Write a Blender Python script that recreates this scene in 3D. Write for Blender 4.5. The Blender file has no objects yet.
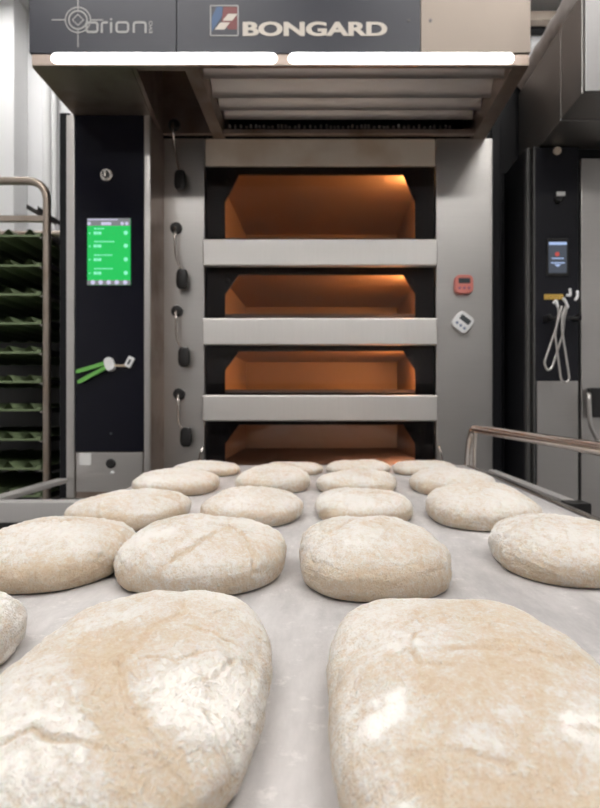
import bpy, bmesh, math, random
from math import pi, sin, cos, radians as R
from mathutils import Vector, Matrix, noise

SC = bpy.context.scene
COL = SC.collection
HC = 1.15                 # eye height
F = 600.0                 # focal length in pixels of the 600 x 808 frame
CX, CY = 325.0, 405.0     # where lines into depth meet
BELT = HC - 0.17          # height of the loader's belt


def at(x, y, d):
    """point at depth d seen at x, y"""
    return Vector(((x - CX) / F * d, d, HC - (y - CY) / F * d))


def px(x, d): return (x - CX) / F * d
def pz(y, d): return HC - (y - CY) / F * d

# ------------------------------------------------------------------ materials
MATS = {}


def new_mat(name):
    m = bpy.data.materials.new(name)
    m.use_nodes = True
    nt = m.node_tree
    b = nt.nodes.get('Principled BSDF')
    MATS[name] = m
    return m, nt, b


def plain(name, col, rough=0.5, metal=0.0, spec=0.5, bump=0.0, bscale=200, coat=0.0):
    m, nt, b = new_mat(name)
    b.inputs['Base Color'].default_value = (*col, 1)
    b.inputs['Roughness'].default_value = rough
    b.inputs['Metallic'].default_value = metal
    b.inputs['Specular IOR Level'].default_value = spec
    b.inputs['Coat Weight'].default_value = coat
    n = nt.nodes.new('ShaderNodeTexNoise')
    n.inputs['Scale'].default_value = bscale
    tc = nt.nodes.new('ShaderNodeTexCoord')
    nt.links.new(tc.outputs['Object'], n.inputs['Vector'])
    # slight wear in the gloss
    mr = nt.nodes.new('ShaderNodeMapRange')
    mr.inputs['To Min'].default_value = max(0.02, rough * 0.85)
    mr.inputs['To Max'].default_value = min(1, rough * 1.15)
    nt.links.new(n.outputs['Fac'], mr.inputs['Value'])
    nt.links.new(mr.outputs['Result'], b.inputs['Roughness'])
    if bump:
        bp = nt.nodes.new('ShaderNodeBump')
        bp.inputs['Strength'].default_value = bump
        bp.inputs['Distance'].default_value = 0.002
        nt.links.new(n.outputs['Fac'], bp.inputs['Height'])
        nt.links.new(bp.outputs['Normal'], b.inputs['Normal'])
    return m


def steel(name, col, rough=0.3, stretch=(2, 2, 260), stain=None, smear=0.12):
    """brushed steel: fine streaks in gloss and tone, soft smears"""
    m, nt, b = new_mat(name)
    tc = nt.nodes.new('ShaderNodeTexCoord')
    mp = nt.nodes.new('ShaderNodeMapping')
    mp.inputs['Scale'].default_value = stretch
    nt.links.new(tc.outputs['Object'], mp.inputs['Vector'])
    n = nt.nodes.new('ShaderNodeTexNoise')
    n.inputs['Scale'].default_value = 3
    n.inputs['Detail'].default_value = 3
    nt.links.new(mp.outputs['Vector'], n.inputs['Vector'])
    n2 = nt.nodes.new('ShaderNodeTexNoise')
    n2.inputs['Scale'].default_value = 7
    n2.inputs['Detail'].default_value = 4
    nt.links.new(tc.outputs['Object'], n2.inputs['Vector'])
    mr = nt.nodes.new('ShaderNodeMapRange')
    mr.inputs['To Min'].default_value = rough - 0.05
    mr.inputs['To Max'].default_value = rough + 0.07
    nt.links.new(n.outputs['Fac'], mr.inputs['Value'])
    ad = nt.nodes.new('ShaderNodeMath')
    ad.operation = 'MULTIPLY_ADD'
    nt.links.new(n2.outputs['Fac'], ad.inputs[0])
    ad.inputs[1].default_value = smear
    nt.links.new(mr.outputs['Result'], ad.inputs[2])
    nt.links.new(ad.outputs[0], b.inputs['Roughness'])
    mx = nt.nodes.new('ShaderNodeMix')
    mx.data_type = 'RGBA'
    mx.inputs['A'].default_value = (*[c * 0.92 for c in col], 1)
    mx.inputs['B'].default_value = (*[min(1, c * 1.08) for c in col], 1)
    nt.links.new(n.outputs['Fac'], mx.inputs['Factor'])
    out = mx.outputs['Result']
    if stain:
        rp = nt.nodes.new('ShaderNodeMapRange')
        rp.inputs['From Min'].default_value = 0.45
        rp.inputs['From Max'].default_value = 0.75
        nt.links.new(n2.outputs['Fac'], rp.inputs['Value'])
        m2 = nt.nodes.new('ShaderNodeMix')
        m2.data_type = 'RGBA'
        nt.links.new(rp.outputs['Result'], m2.inputs['Factor'])
        nt.links.new(out, m2.inputs['A'])
        m2.inputs['B'].default_value = (*stain, 1)
        out = m2.outputs['Result']
    nt.links.new(out, b.inputs['Base Color'])
    b.inputs['Metallic'].default_value = 1
    bp = nt.nodes.new('ShaderNodeBump')
    bp.inputs['Strength'].default_value = 0.05
    bp.inputs['Distance'].default_value = 0.001
    nt.links.new(n.outputs['Fac'], bp.inputs['Height'])
    nt.links.new(bp.outputs['Normal'], b.inputs['Normal'])
    return m


def glow(name, col, strength, base=(0.02, 0.02, 0.02)):
    m, nt, b = new_mat(name)
    b.inputs['Base Color'].default_value = (*base, 1)
    b.inputs['Emission Color'].default_value = (*col, 1)
    b.inputs['Emission Strength'].default_value = strength
    b.inputs['Roughness'].default_value = 0.25
    return m


STEEL = steel('brushed steel', (0.61, 0.585, 0.56), 0.30)
STEEL_DOOR = steel('door bar steel', (0.76, 0.73, 0.70), 0.38, (260, 2, 2))
STEEL_WARM = steel('stained warm steel', (0.74, 0.64, 0.53), 0.45, (2, 260, 2), stain=(0.62, 0.48, 0.35))
STEEL_WARM.node_tree.nodes['Principled BSDF'].inputs['Metallic'].default_value = 0.35
STEEL_HOOD = steel('hood steel', (0.235, 0.20, 0.172), 0.42, (3, 3, 3))
STEEL_DARK = steel('dark steel', (0.36, 0.345, 0.33), 0.38)
STEEL_GRILLE = steel('grille steel', (0.50, 0.455, 0.425), 0.38, (2, 260, 260))
TRIM_DARK = plain('anthracite trim', (0.07, 0.068, 0.066), 0.35)
STEEL_BROWN = steel('worn brown steel', (0.42, 0.345, 0.30), 0.42, (260, 260, 2), stain=(0.24, 0.17, 0.13))
STEEL_RACK = steel('rack steel', (0.40, 0.34, 0.29), 0.33, (60, 60, 3), stain=(0.30, 0.23, 0.18))
STEEL_FASCIA = steel('pale fascia steel', (0.34, 0.33, 0.325), 0.45)
CHROME = steel('bright tube steel', (0.62, 0.57, 0.53), 0.2, (3, 200, 3), smear=0.05)
FRAME = steel('loader frame steel', (0.56, 0.54, 0.525), 0.45, (260, 2, 2))
FRAME.node_tree.nodes['Principled BSDF'].inputs['Metallic'].default_value = 0.45
BLACK = plain('black enamel', (0.010, 0.010, 0.012), 0.4, spec=0.2)
BLACK_PLASTIC = plain('black plastic', (0.015, 0.014, 0.014), 0.38, bump=0.1)
PANEL = plain('black panel glass', (0.006, 0.006, 0.011), 0.06, spec=0.25)
FASCIA = plain('slate fascia', (0.042, 0.043, 0.055), 0.3)
PANEL2 = plain('matt black panel', (0.013, 0.013, 0.017), 0.3, spec=0.3)
LETTER = plain('beige lettering', (0.62, 0.56, 0.49), 0.5)
LETTER_DIM = plain('grey lettering', (0.42, 0.41, 0.40), 0.5)
RED = plain('emblem red', (0.17, 0.03, 0.03), 0.4)
BLUE = plain('emblem blue', (0.04, 0.095, 0.21), 0.4)
WHITE_PLASTIC = plain('white plastic', (0.78, 0.78, 0.78), 0.4)
PINK = plain('coral plastic', (0.80, 0.26, 0.22), 0.4)
LCD = plain('grey display', (0.07, 0.08, 0.085), 0.2)
KEY_BLUE = plain('blue grey keys', (0.17, 0.22, 0.34), 0.4)
KEY_ROSE = plain('rose keys', (0.45, 0.16, 0.24), 0.4)
GREEN_PL = plain('green plastic', (0.15, 0.42, 0.09), 0.4)
GREEN_TRAY = plain('green tray', (0.17, 0.22, 0.115), 0.55, bump=0.1)
STICKER = plain('white sticker', (0.75, 0.74, 0.72), 0.5)
STICK_GREY = plain('grey print', (0.42, 0.42, 0.42), 0.5)
AMBER = plain('amber print', (0.62, 0.40, 0.08), 0.5)
WOOD = plain('beige cord', (0.42, 0.34, 0.25), 0.6)
CHAMBER = plain('baked chamber steel', (0.44, 0.32, 0.235), 0.5, metal=0.3, bump=0.15, bscale=30)
SOLE = plain('stone sole', (0.27, 0.22, 0.19), 0.75, bump=0.3, bscale=60)
WALL = plain('white wall', (0.84, 0.84, 0.85), 0.6, bump=0.05, bscale=40)
WALL_TRIM = plain('white trim', (0.88, 0.88, 0.88), 0.5)
GREY_TRIM = plain('grey trim', (0.55, 0.54, 0.53), 0.5)
TAN_TRIM = plain('tan trim', (0.55, 0.46, 0.38), 0.5)
CEIL = plain('ceiling paint', (0.80, 0.80, 0.80), 0.7)
FOIL = plain('creased foil', (0.86, 0.81, 0.79), 0.4, metal=0.0, bump=0.9, bscale=28)
SCREEN = glow('green screen', (0.0, 0.50, 0.085), 1.0)
SCREEN_TXT = glow('mint screen print', (0.28, 0.95, 0.62), 0.85)
SCREEN_TOP = glow('screen header', (0.30, 0.31, 0.33), 0.6)
SCREEN_ICON = glow('screen icons', (0.70, 0.66, 0.90), 0.8)
SCREEN_BLUE = glow('dim grey screen', (0.055, 0.065, 0.085), 1.0)
SCREEN_BAR = glow('pale blue screen print', (0.42, 0.55, 0.85), 0.9)
SCREEN_RED = glow('red screen print', (0.55, 0.08, 0.07), 0.8)
LED = glow('white led', (1.0, 0.985, 0.96), 9.0, (0.8, 0.8, 0.8))
DIFF = glow('ceiling diffuser', (1.0, 0.98, 0.955), 16.5, (0.8, 0.8, 0.8))
LAMPS_AND_FILL = {}
for k, s in enumerate((560, 480, 420, 400)):
    LAMPS_AND_FILL[k] = glow('oven lamp and fill', (1.0, 0.48, 0.17) if k < 3 else (1.0, .58, .36), s)  # the last is added fill to brighten the lowest deck


def floor_mat():
    m, nt, b = new_mat('grey floor tile')
    tc = nt.nodes.new('ShaderNodeTexCoord')
    br = nt.nodes.new('ShaderNodeTexBrick')
    br.offset = 0
    br.inputs['Scale'].default_value = 3
    br.inputs['Brick Width'].default_value = 1
    br.inputs['Row Height'].default_value = 1
    br.inputs['Mortar Size'].default_value = 0.015
    br.inputs['Color1'].default_value = (0.20, 0.19, 0.185, 1)
    br.inputs['Color2'].default_value = (0.23, 0.22, 0.21, 1)
    br.inputs['Mortar'].default_value = (0.10, 0.10, 0.10, 1)
    nt.links.new(tc.outputs['Object'], br.inputs['Vector'])
    nt.links.new(br.outputs['Color'], b.inputs['Base Color'])
    b.inputs['Roughness'].default_value = 0.4
    return m


FLOOR = floor_mat()


def glass_mat():
    m, nt, b = new_mat('tinted oven glass')
    out = nt.nodes['Material Output']
    nt.nodes.remove(b)
    tr = nt.nodes.new('ShaderNodeBsdfTransparent')
    tr.inputs['Color'].default_value = (0.86, 0.83, 0.82, 1)
    gl = nt.nodes.new('ShaderNodeBsdfGlossy')
    gl.inputs['Roughness'].default_value = 0.03
    gl.inputs['Color'].default_value = (0.9, 0.88, 0.88, 1)
    fr = nt.nodes.new('ShaderNodeFresnel')
    fr.inputs['IOR'].default_value = 1.36
    mx = nt.nodes.new('ShaderNodeMixShader')
    nt.links.new(fr.outputs['Fac'], mx.inputs['Fac'])
    nt.links.new(tr.outputs['BSDF'], mx.inputs[1])
    nt.links.new(gl.outputs['BSDF'], mx.inputs[2])
    nt.links.new(mx.outputs['Shader'], out.inputs['Surface'])
    return m


GLASS = glass_mat()


def belt_mat():
    m, nt, b = new_mat('floured belt cloth')
    tc = nt.nodes.new('ShaderNodeTexCoord')

    def nz(scale, detail=4, vec=None, rough=0.6):
        n = nt.nodes.new('ShaderNodeTexNoise')
        n.inputs['Scale'].default_value = scale
        n.inputs['Detail'].default_value = detail
        n.inputs['Roughness'].default_value = rough
        nt.links.new(vec or tc.outputs['Object'], n.inputs['Vector'])
        return n
    mp = nt.nodes.new('ShaderNodeMapping')
    mp.inputs['Scale'].default_value = (1.0, 0.3, 1)
    nt.links.new(tc.outputs['Object'], mp.inputs['Vector'])
    a = nz(9, 6, mp.outputs['Vector'], 0.7)
    c = nz(60, 5, None, 0.7)
    d = nz(700, 2)
    r1 = nt.nodes.new('ShaderNodeMapRange')
    r1.inputs['From Min'].default_value = 0.36
    r1.inputs['From Max'].default_value = 0.68
    nt.links.new(a.outputs['Fac'], r1.inputs['Value'])
    mx = nt.nodes.new('ShaderNodeMix')
    mx.data_type = 'RGBA'
    mx.inputs['A'].default_value = (0.39, 0.37, 0.362, 1)
    mx.inputs['B'].default_value = (0.64, 0.61, 0.595, 1)
    nt.links.new(r1.outputs['Result'], mx.inputs['Factor'])
    # crumbs of flour
    r2 = nt.nodes.new('ShaderNodeMapRange')
    r2.inputs['From Min'].default_value = 0.57
    r2.inputs['From Max'].default_value = 0.72
    nt.links.new(c.outputs['Fac'], r2.inputs['Value'])
    ml = nt.nodes.new('ShaderNodeMath')
    ml.operation = 'MULTIPLY'
    nt.links.new(r2.outputs['Result'], ml.inputs[0])
    nt.links.new(r1.outputs['Result'], ml.inputs[1])
    m2 = nt.nodes.new('ShaderNodeMix')
    m2.data_type = 'RGBA'
    nt.links.new(ml.outputs[0], m2.inputs['Factor'])
    nt.links.new(mx.outputs['Result'], m2.inputs['A'])
    m2.inputs['B'].default_value = (0.80, 0.76, 0.73, 1)
    nt.links.new(m2.outputs['Result'], b.inputs['Base Color'])
    b.inputs['Roughness'].default_value = 0.9
    b.inputs['Specular IOR Level'].default_value = 0.15
    bp = nt.nodes.new('ShaderNodeBump')
    bp.inputs['Strength'].default_value = 0.35
    bp.inputs['Distance'].default_value = 0.0006
    nt.links.new(d.outputs['Fac'], bp.inputs['Height'])
    bp2 = nt.nodes.new('ShaderNodeBump')
    bp2.inputs['Strength'].default_value = 0.25
    bp2.inputs['Distance'].default_value = 0.002
    nt.links.new(c.outputs['Fac'], bp2.inputs['Height'])
    nt.links.new(bp.outputs['Normal'], bp2.inputs['Normal'])
    nt.links.new(bp2.outputs['Normal'], b.inputs['Normal'])
    return m


BELT_CLOTH = belt_mat()


def dough_mat():
    m, nt, b = new_mat('floured dough')
    tc = nt.nodes.new('ShaderNodeTexCoord')
    oi = nt.nodes.new('ShaderNodeObjectInfo')
    w = nt.nodes.new('ShaderNodeMath')
    w.operation = 'MULTIPLY'
    w.inputs[1].default_value = 40
    nt.links.new(oi.outputs['Random'], w.inputs[0])

    def nz(scale, detail=4, rough=0.6, vec=None):
        n = nt.nodes.new('ShaderNodeTexNoise')
        n.noise_dimensions = '4D'
        n.inputs['Scale'].default_value = scale
        n.inputs['Detail'].default_value = detail
        n.inputs['Roughness'].default_value = rough
        nt.links.new(vec or tc.outputs['Object'], n.inputs['Vector'])
        nt.links.new(w.outputs[0], n.inputs['W'])
        return n
    at_ = nt.nodes.new('ShaderNodeAttribute')
    at_.attribute_name = 'flour'
    mid = nz(190, 8, 0.8)
    big = nz(22, 4, 0.6)
    fine = nz(600, 3, 0.7)

    def mad(a, k, c):
        n = nt.nodes.new('ShaderNodeMath')
        n.operation = 'MULTIPLY_ADD'
        nt.links.new(a, n.inputs[0])
        n.inputs[1].default_value = k
        if isinstance(c, float):
            n.inputs[2].default_value = c
        else:
            nt.links.new(c, n.inputs[2])
        return n.outputs[0]
    s = mad(mid.outputs['Fac'], 3.0, -2.28)
    s = mad(big.outputs['Fac'], 1.3, s)
    s = mad(fine.outputs['Fac'], 2.2, s)
    s = mad(at_.outputs['Fac'], 1.2, s)
    r = nt.nodes.new('ShaderNodeMapRange')
    r.inputs['From Min'].default_value = 0.3
    r.inputs['From Max'].default_value = 1.9
    nt.links.new(s, r.inputs['Value'])
    ramp = nt.nodes.new('ShaderNodeValToRGB')
    el = ramp.color_ramp.elements
    el[0].position, el[0].color = 0.08, (0.73, 0.56, 0.385, 1)
    el[1].position, el[1].color = 0.92, (0.88, 0.835, 0.775, 1)
    for p_, c_ in ((0.34, (0.775, 0.63, 0.47, 1)), (0.53, (0.795, 0.675, 0.54, 1)), (0.68, (0.82, 0.735, 0.635, 1))):
        e = el.new(p_)
        e.color = c_
    nt.links.new(r.outputs['Result'], ramp.inputs['Fac'])
    nt.links.new(ramp.outputs['Color'], b.inputs['Base Color'])
    b.inputs['Roughness'].default_value = 0.85
    b.inputs['Specular IOR Level'].default_value = 0.2
    b.inputs['Subsurface Weight'].default_value = 0.12
    b.inputs['Subsurface Radius'].default_value = (0.012, 0.007, 0.004)
    b.inputs['Subsurface Scale'].default_value = 0.5
    # fine wrinkling skin and flour grain
    mp = nt.nodes.new('ShaderNodeMapping')
    mp.inputs['Scale'].default_value = (1, 0.5, 1)
    mp.inputs['Rotation'].default_value = (0, 0, 0.7)
    nt.links.new(tc.outputs['Object'], mp.inputs['Vector'])
    wr = nz(95, 5, 0.65, mp.outputs['Vector'])
    b1 = nt.nodes.new('ShaderNodeBump')
    b1.inputs['Strength'].default_value = 0.9
    b1.inputs['Distance'].default_value = 0.0035
    nt.links.new(wr.outputs['Fac'], b1.inputs['Height'])
    b2 = nt.nodes.new('ShaderNodeBump')
    b2.inputs['Strength'].default_value = 0.8
    b2.inputs['Distance'].default_value = 0.0014
    nt.links.new(fine.outputs['Fac'], b2.inputs['Height'])
    nt.links.new(b1.outputs['Normal'], b2.inputs['Normal'])
    b3 = nt.nodes.new('ShaderNodeBump')
    b3.inputs['Strength'].default_value = 0.7
    b3.inputs['Distance'].default_value = 0.0012
    nt.links.new(r.outputs['Result'], b3.inputs['Height'])
    nt.links.new(b2.outputs['Normal'], b3.inputs['Normal'])
    nt.links.new(b3.outputs['Normal'], b.inputs['Normal'])
    return m


DOUGH = dough_mat()

# ------------------------------------------------------------------ mesh helpers


class MB:
    def __init__(self):
        self.v, self.f = [], []

    def add(self, vs, fs):
        o = len(self.v)
        self.v += [Vector(p) for p in vs]
        self.f += [[i + o for i in f] for f in fs]
        return self

    def box(self, x0, x1, y0, y1, z0, z1, bev=0.0, seg=2, mat=None):
        bm = bmesh.new()
        bmesh.ops.create_cube(bm, size=1)
        for v in bm.verts:
            v.co = Vector((x0 + (v.co.x + .5) * (x1 - x0), y0 + (v.co.y + .5) * (y1 - y0), z0 + (v.co.z + .5) * (z1 - z0)))
        if bev:
            bmesh.ops.bevel(bm, geom=list(bm.edges), offset=bev, segments=seg, affect='EDGES', profile=0.5)
        bm.verts.index_update()
        vs = [(mat @ v.co) if mat else v.co.copy() for v in bm.verts]
        fs = [[v.index for v in f.verts] for f in bm.faces]
        bm.free()
        return self.add(vs, fs)

    def tube(self, pts, r, seg=12, caps=True, flat=None):
        pts = [Vector(p) for p in pts]
        n = len(pts)
        rs = r if isinstance(r, (list, tuple)) else [r] * n
        T = []
        for i in range(n):
            a = pts[max(0, i - 1)]
            b = pts[min(n - 1, i + 1)]
            T.append((b - a).normalized())
        u = T[0].cross(Vector((0.13, 0.21, 1)))
        if u.length < 1e-3:
            u = T[0].cross(Vector((1, 0, 0)))
        u.normalize()
        vs, fs = [], []
        for i in range(n):
            u = (u - T[i] * u.dot(T[i])).normalized()
            w = T[i].cross(u)
            for k in range(seg):
                a = 2 * pi * k / seg
                vs.append(pts[i] + (u * cos(a) + w * sin(a)) * rs[i])
        for i in range(n - 1):
            for k in range(seg):
                k2 = (k + 1) % seg
                fs.append([i * seg + k, i * seg + k2, (i + 1) * seg + k2, (i + 1) * seg + k])
        if caps:
            fs.append(list(range(seg - 1, -1, -1)))
            fs.append([(n - 1) * seg + k for k in range(seg)])
        return self.add(vs, fs)

    def lathe(self, prof, origin, axis, seg=24):
        """prof = [(radius, distance along axis)]"""
        axis = Vector(axis).normalized()
        u = axis.cross(Vector((0, 0, 1)))
        if u.length < 1e-3:
            u = Vector((1, 0, 0))
        u.normalize()
        w = axis.cross(u)
        o = Vector(origin)
        vs, fs = [], []
        for r, h in prof:
            for k in range(seg):
                a = 2 * pi * k / seg
                vs.append(o + axis * h + (u * cos(a) + w * sin(a)) * r)
        for i in range(len(prof) - 1):
            for k in range(seg):
                k2 = (k + 1) % seg
                fs.append([i * seg + k, i * seg + k2, (i + 1) * seg + k2, (i + 1) * seg + k])
        fs.append(list(range(seg - 1, -1, -1)))
        fs.append([(len(prof) - 1) * seg + k for k in range(seg)])
        return self.add(vs, fs)

    def loft(self, rings, cap0=True, cap1=True):
        n = len(rings[0])
        vs = [p for r in rings for p in r]
        fs = []
        for i in range(len(rings) - 1):
            for k in range(n):
                k2 = (k + 1) % n
                fs.append([i * n + k, i * n + k2, (i + 1) * n + k2, (i + 1) * n + k])
        if cap0: fs.append(list(range(n - 1, -1, -1)))
        if cap1: fs.append([(len(rings) - 1) * n + k for k in range(n)])
        return self.add(vs, fs)

    def plate(self, poly, y_front, thick, edge=0.0):
        """polygon [(x, z)] facing the -Y side, with a small rounded edge"""
        cxm = sum(p[0] for p in poly) / len(poly)
        czm = sum(p[1] for p in poly) / len(poly)
        half = max(max(abs(p[0] - cxm), abs(p[1] - czm)) for p in poly)
        s = 1 - edge / half if edge else 1
        rings = []
        if edge:
            rings.append([(cxm + (x - cxm) * s, y_front, czm + (z - czm) * s) for x, z in poly])
            rings.append([(cxm + (x - cxm) * (s + 1) / 2 + 0, y_front + edge * .25, czm + (z - czm) * (s + 1) / 2) for x, z in poly])
            rings.append([(x, y_front + edge, z) for x, z in poly])
        else:
            rings.append([(x, y_front, z) for x, z in poly])
        rings.append([(x, y_front + thick, z) for x, z in poly])
        return self.loft(rings)

    def build(self, name, mat, parent=None, smooth=35):
        me = bpy.data.meshes.new(name)
        off = Vector((0, 0, 0))
        p = parent
        while p is not None:
            off += p.location
            p = p.parent
        me.from_pydata([v - off for v in self.v], [], self.f)
        bm = bmesh.new()
        bm.from_mesh(me)
        bmesh.ops.recalc_face_normals(bm, faces=bm.faces)
        bm.to_mesh(me)
        bm.free()
        if smooth:
            me.shade_smooth()
            me.set_sharp_from_angle(angle=R(smooth))
        me.materials.append(mat)
        o = bpy.data.objects.new(name, me)
        COL.objects.link(o)
        o.parent = parent
        if smooth:
            wn = o.modifiers.new('weighted_normal', 'WEIGHTED_NORMAL')
            wn.keep_sharp = True
        return o

    def centre(self):
        xs = [v.x for v in self.v]; ys = [v.y for v in self.v]; zs = [v.z for v in self.v]
        return Vector(((min(xs) + max(xs)) / 2, (min(ys) + max(ys)) / 2, min(zs)))


def empty(name, loc):
    o = bpy.data.objects.new(name, None)
    o.empty_display_size = 0.05
    o.location = loc
    COL.objects.link(o)
    return o


def tag(o, label, cat, group=None):
    o['label'] = label
    o['category'] = cat
    if group: o['group'] = group
    return o


def struct(name, mb, mat):
    o = mb.build(name, mat)
    o['kind'] = 'structure'
    return o


def rrect(cx, cz, w, h, r, rot=0.0, n=6):
    pts = []
    for sx, sz, a0 in ((1, 1, 0), (-1, 1, 90), (-1, -1, 180), (1, -1, 270)):
        for k in range(n + 1):
            a = R(a0 + 90 * k / n)
            x = sx * (w / 2 - r) + r * cos(a)
            z = sz * (h / 2 - r) + r * sin(a)
            pts.append((cx + x * cos(rot) - z * sin(rot), cz + x * sin(rot) + z * cos(rot)))
    return pts


def disc(cx, cz, r, n=20):
    return [(cx + r * cos(2 * pi * k / n), cz + r * sin(2 * pi * k / n)) for k in range(n)]


def fillet(pts, rad, n=6):
    pts = [Vector(p) for p in pts]
    out = [pts[0]]
    for i in range(1, len(pts) - 1):
        a, b, c = pts[i - 1], pts[i], pts[i + 1]
        d1, d2 = (a - b), (c - b)
        r = min(rad, d1.length * .49, d2.length * .49)
        p1, p2 = b + d1.normalized() * r, b + d2.normalized() * r
        for k in range(n + 1):
            t = k / n
            out.append(p1 * (1 - t) ** 2 + b * 2 * t * (1 - t) + p2 * t ** 2)
    out.append(pts[-1])
    return out


def text_mb(body, x0, x1, z0, z1, y, thick=0.0015, offset=0.0, rot90=False):
    cu = bpy.data.curves.new('txt', 'FONT')
    cu.body = body
    cu.offset = offset
    cu.extrude = 0.02
    o = bpy.data.objects.new('txt', cu)
    COL.objects.link(o)
    dg = bpy.context.evaluated_depsgraph_get()
    dg.update()
    me = bpy.data.meshes.new_from_object(o.evaluated_get(dg))
    vs = [v.co.copy() for v in me.vertices]
    fs = [list(p.vertices) for p in me.polygons]
    bpy.data.objects.remove(o)
    bpy.data.curves.remove(cu)
    bpy.data.meshes.remove(me)
    if rot90:
        vs = [Vector((-v.y, v.x, v.z)) for v in vs]
    ax, bx = min(v.x for v in vs), max(v.x for v in vs)
    ay, by = min(v.y for v in vs), max(v.y for v in vs)
    az, bz = min(v.z for v in vs), max(v.z for v in vs)
    out = []
    for v in vs:
        out.append((x0 + (v.x - ax) / (bx - ax) * (x1 - x0), y - (v.z - az) / (bz - az) * thick, z0 + (v.y - ay) / (by - ay) * (z1 - z0)))
    mb = MB()
    mb.add(out, fs)
    return mb


def stroke(mb, pts, w, y, thick=0.0015, closed=False):
    """flat ribbon of width w through (x, z) points, facing -Y"""
    n = len(pts)
    L, Rr = [], []
    for i in range(n):
        if closed:
            a, b = pts[(i - 1) % n], pts[(i + 1) % n]
        else:
            a, b = pts[max(0, i - 1)], pts[min(n - 1, i + 1)]
        d = Vector((b[0] - a[0], b[1] - a[1]))
        d.normalize()
        nx, nz_ = -d.y * w / 2, d.x * w / 2
        L.append((pts[i][0] + nx, pts[i][1] + nz_))
        Rr.append((pts[i][0] - nx, pts[i][1] - nz_))
    m = n if closed else n - 1
    vs = []
    for i in range(n):
        for (x, z) in (L[i], Rr[i]):
            vs.append((x, y - thick, z))
            vs.append((x, y, z))
    fs = []
    for i in range(m):
        j = (i + 1) % n
        a, b = 4 * i, 4 * j
        fs += [[a, a + 2, b + 2, b], [a, b, b + 1, a + 1], [a + 2, a + 3, b + 3, b + 2]]
    mb.add(vs, fs)


# ------------------------------------------------------------------ the room
XL, XR, YB, YF, ZT = -2.3, 2.9, 3.35, -4.2, 3.35
struct('floor', MB().box(XL - .1, XR + .1, YF - .1, YB + .1, -0.1, 0), FLOOR)
struct('ceiling', MB().box(XL - .1, XR + .1, YF - .1, YB + .1, ZT, ZT + .1), CEIL)
struct('wall_back', MB().box(XL - .1, XR + .1, YB, YB + .1, 0, ZT), WALL)
struct('wall_front', MB().box(XL - .1, XR + .1, YF - .1, YF, 0, ZT), WALL)
struct('wall_left', MB().box(XL - .1, XL, YF, YB, 0, ZT), WALL)
struct('wall_right', MB().box(XR, XR + .1, YF, YB, 0, ZT), WALL)
# unseen dark panel, added so the steel columns reflect darker lower down
struct('dark_reflection_panel', MB().box(XL, XR, YF, YF + .03, 0, 1.45, .004), plain('dark reflection panel', (0.05, 0.05, 0.052), 0.3))
# white pilaster and conduit on the rear wall at the left
struct('trim_1', MB().box(px(-60, 3.2), px(14, 3.2), 3.2, YB, 0, ZT, .006), WALL_TRIM)
mb = MB()
mb.tube([(px(46, 3.3), 3.31, 0), (px(46, 3.3), 3.31, ZT)], .022, 12)
mb.tube([(px(53, 3.3), 3.315, 0), (px(53, 3.3), 3.315, ZT)], .014, 12)
struct('trim_2', mb, WALL_TRIM)
# trunking seen in the gap above the ovens
struct('trim_3', MB().box(.55, 2.2, YB - .12, YB, pz(22, 3.25), pz(13, 3.25), .004), TAN_TRIM)
struct('trim_4', MB().box(.55, 2.2, YB - .06, YB, pz(30, 3.3), pz(25, 3.3), .003), BLACK)

# ceiling lamps of the bakery; two rear ones added to brighten wall and gap
n = 0
for lx, ly, lw in ((-0.85, 0.65, .60), (0.85, 0.65, .60), (-0.85, -0.95, .60), (0.85, -0.95, .60), (-1.6, 2.75, .22), (1.25, 2.75, .22)):
    t = empty('ceiling_and_fill_light', (lx, ly, ZT - .06))
    tag(t, 'long white ceiling light panel out of view, rear pair added fill', 'lamp', 'ceiling light panels')
    fr = MB()
    for a, b_, c, d in ((-lw - .02, lw + .02, -.19, -.17), (-lw - .02, lw + .02, .17, .19), (-lw - .02, -lw, -.17, .17), (lw, lw + .02, -.17, .17)):
        fr.box(lx + a, lx + b_, ly + c, ly + d, ZT - .06, ZT, .003)
    fr.build('frame', WALL_TRIM, t)
    MB().box(lx - lw, lx + lw, ly - .17, ly + .17, ZT - .05, ZT - .035).build('diffuser', DIFF, t)

# ------------------------------------------------------------------ the deck oven
ZO, ZP, ZH = 2.10, 1.93, 1.65      # oven front, control box front, hood front
HB = HC + 0.935                    # underside of the hood
oven = empty('deck_oven', (-.12, 2.5, 0))
tag(oven, 'large stainless steel deck oven with glass decks and dark lettered hood', 'oven')
XOL, XOR = -.42, .3865             # door opening
XCL, XCR = -.5775, .588            # outer edges of the columns
TOP = HC + 1.30
# casing: everything behind the fronts
cas = MB()
cas.box(-.833, XOL, ZO + .03, 3.1, .05, HC + .98)
cas.box(XOR, XCR, ZO + .03, 3.1, .05, HC + .98)
cas.box(XOL, XOR, ZO + .04, 3.1, HC + .862, HC + .98)
cas.box(XOL, XOR, ZO + .04, 3.1, .05, HC - .33)
cas.box(XOL, XOR, 3.05, 3.1, HC - .33, HC + .86)
for a, b_ in ((.491, .575), (.216, .305), (-.05, .04)):
    cas.box(XOL, XOR, ZO + .04, 3.05, HC + a, HC + b_)
cas.box(-.80, .56, ZO + .1, 3.05, 0, .05)
cas.build('casing', BLACK, oven)
MB().box(-.868, -.834, ZP + .03, 3.1, .02, HC + .955, .003).build('side_panel', BLACK, oven)
mb = MB()
mb.box(XCR + .001, XCR + .035, ZO + .02, 3.1, .02, HC + 1.13, .003)
mb.build('side_panel', BLACK, oven)
MB().box(XCL, XOL - .002, ZO, ZO + .03, .05, HC + .934, .004).build('front_column', STEEL, oven)
MB().box(XOR + .002, XCR, ZO, ZO + .03, .05, HC + .934, .004).build('front_column', STEEL, oven)
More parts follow.
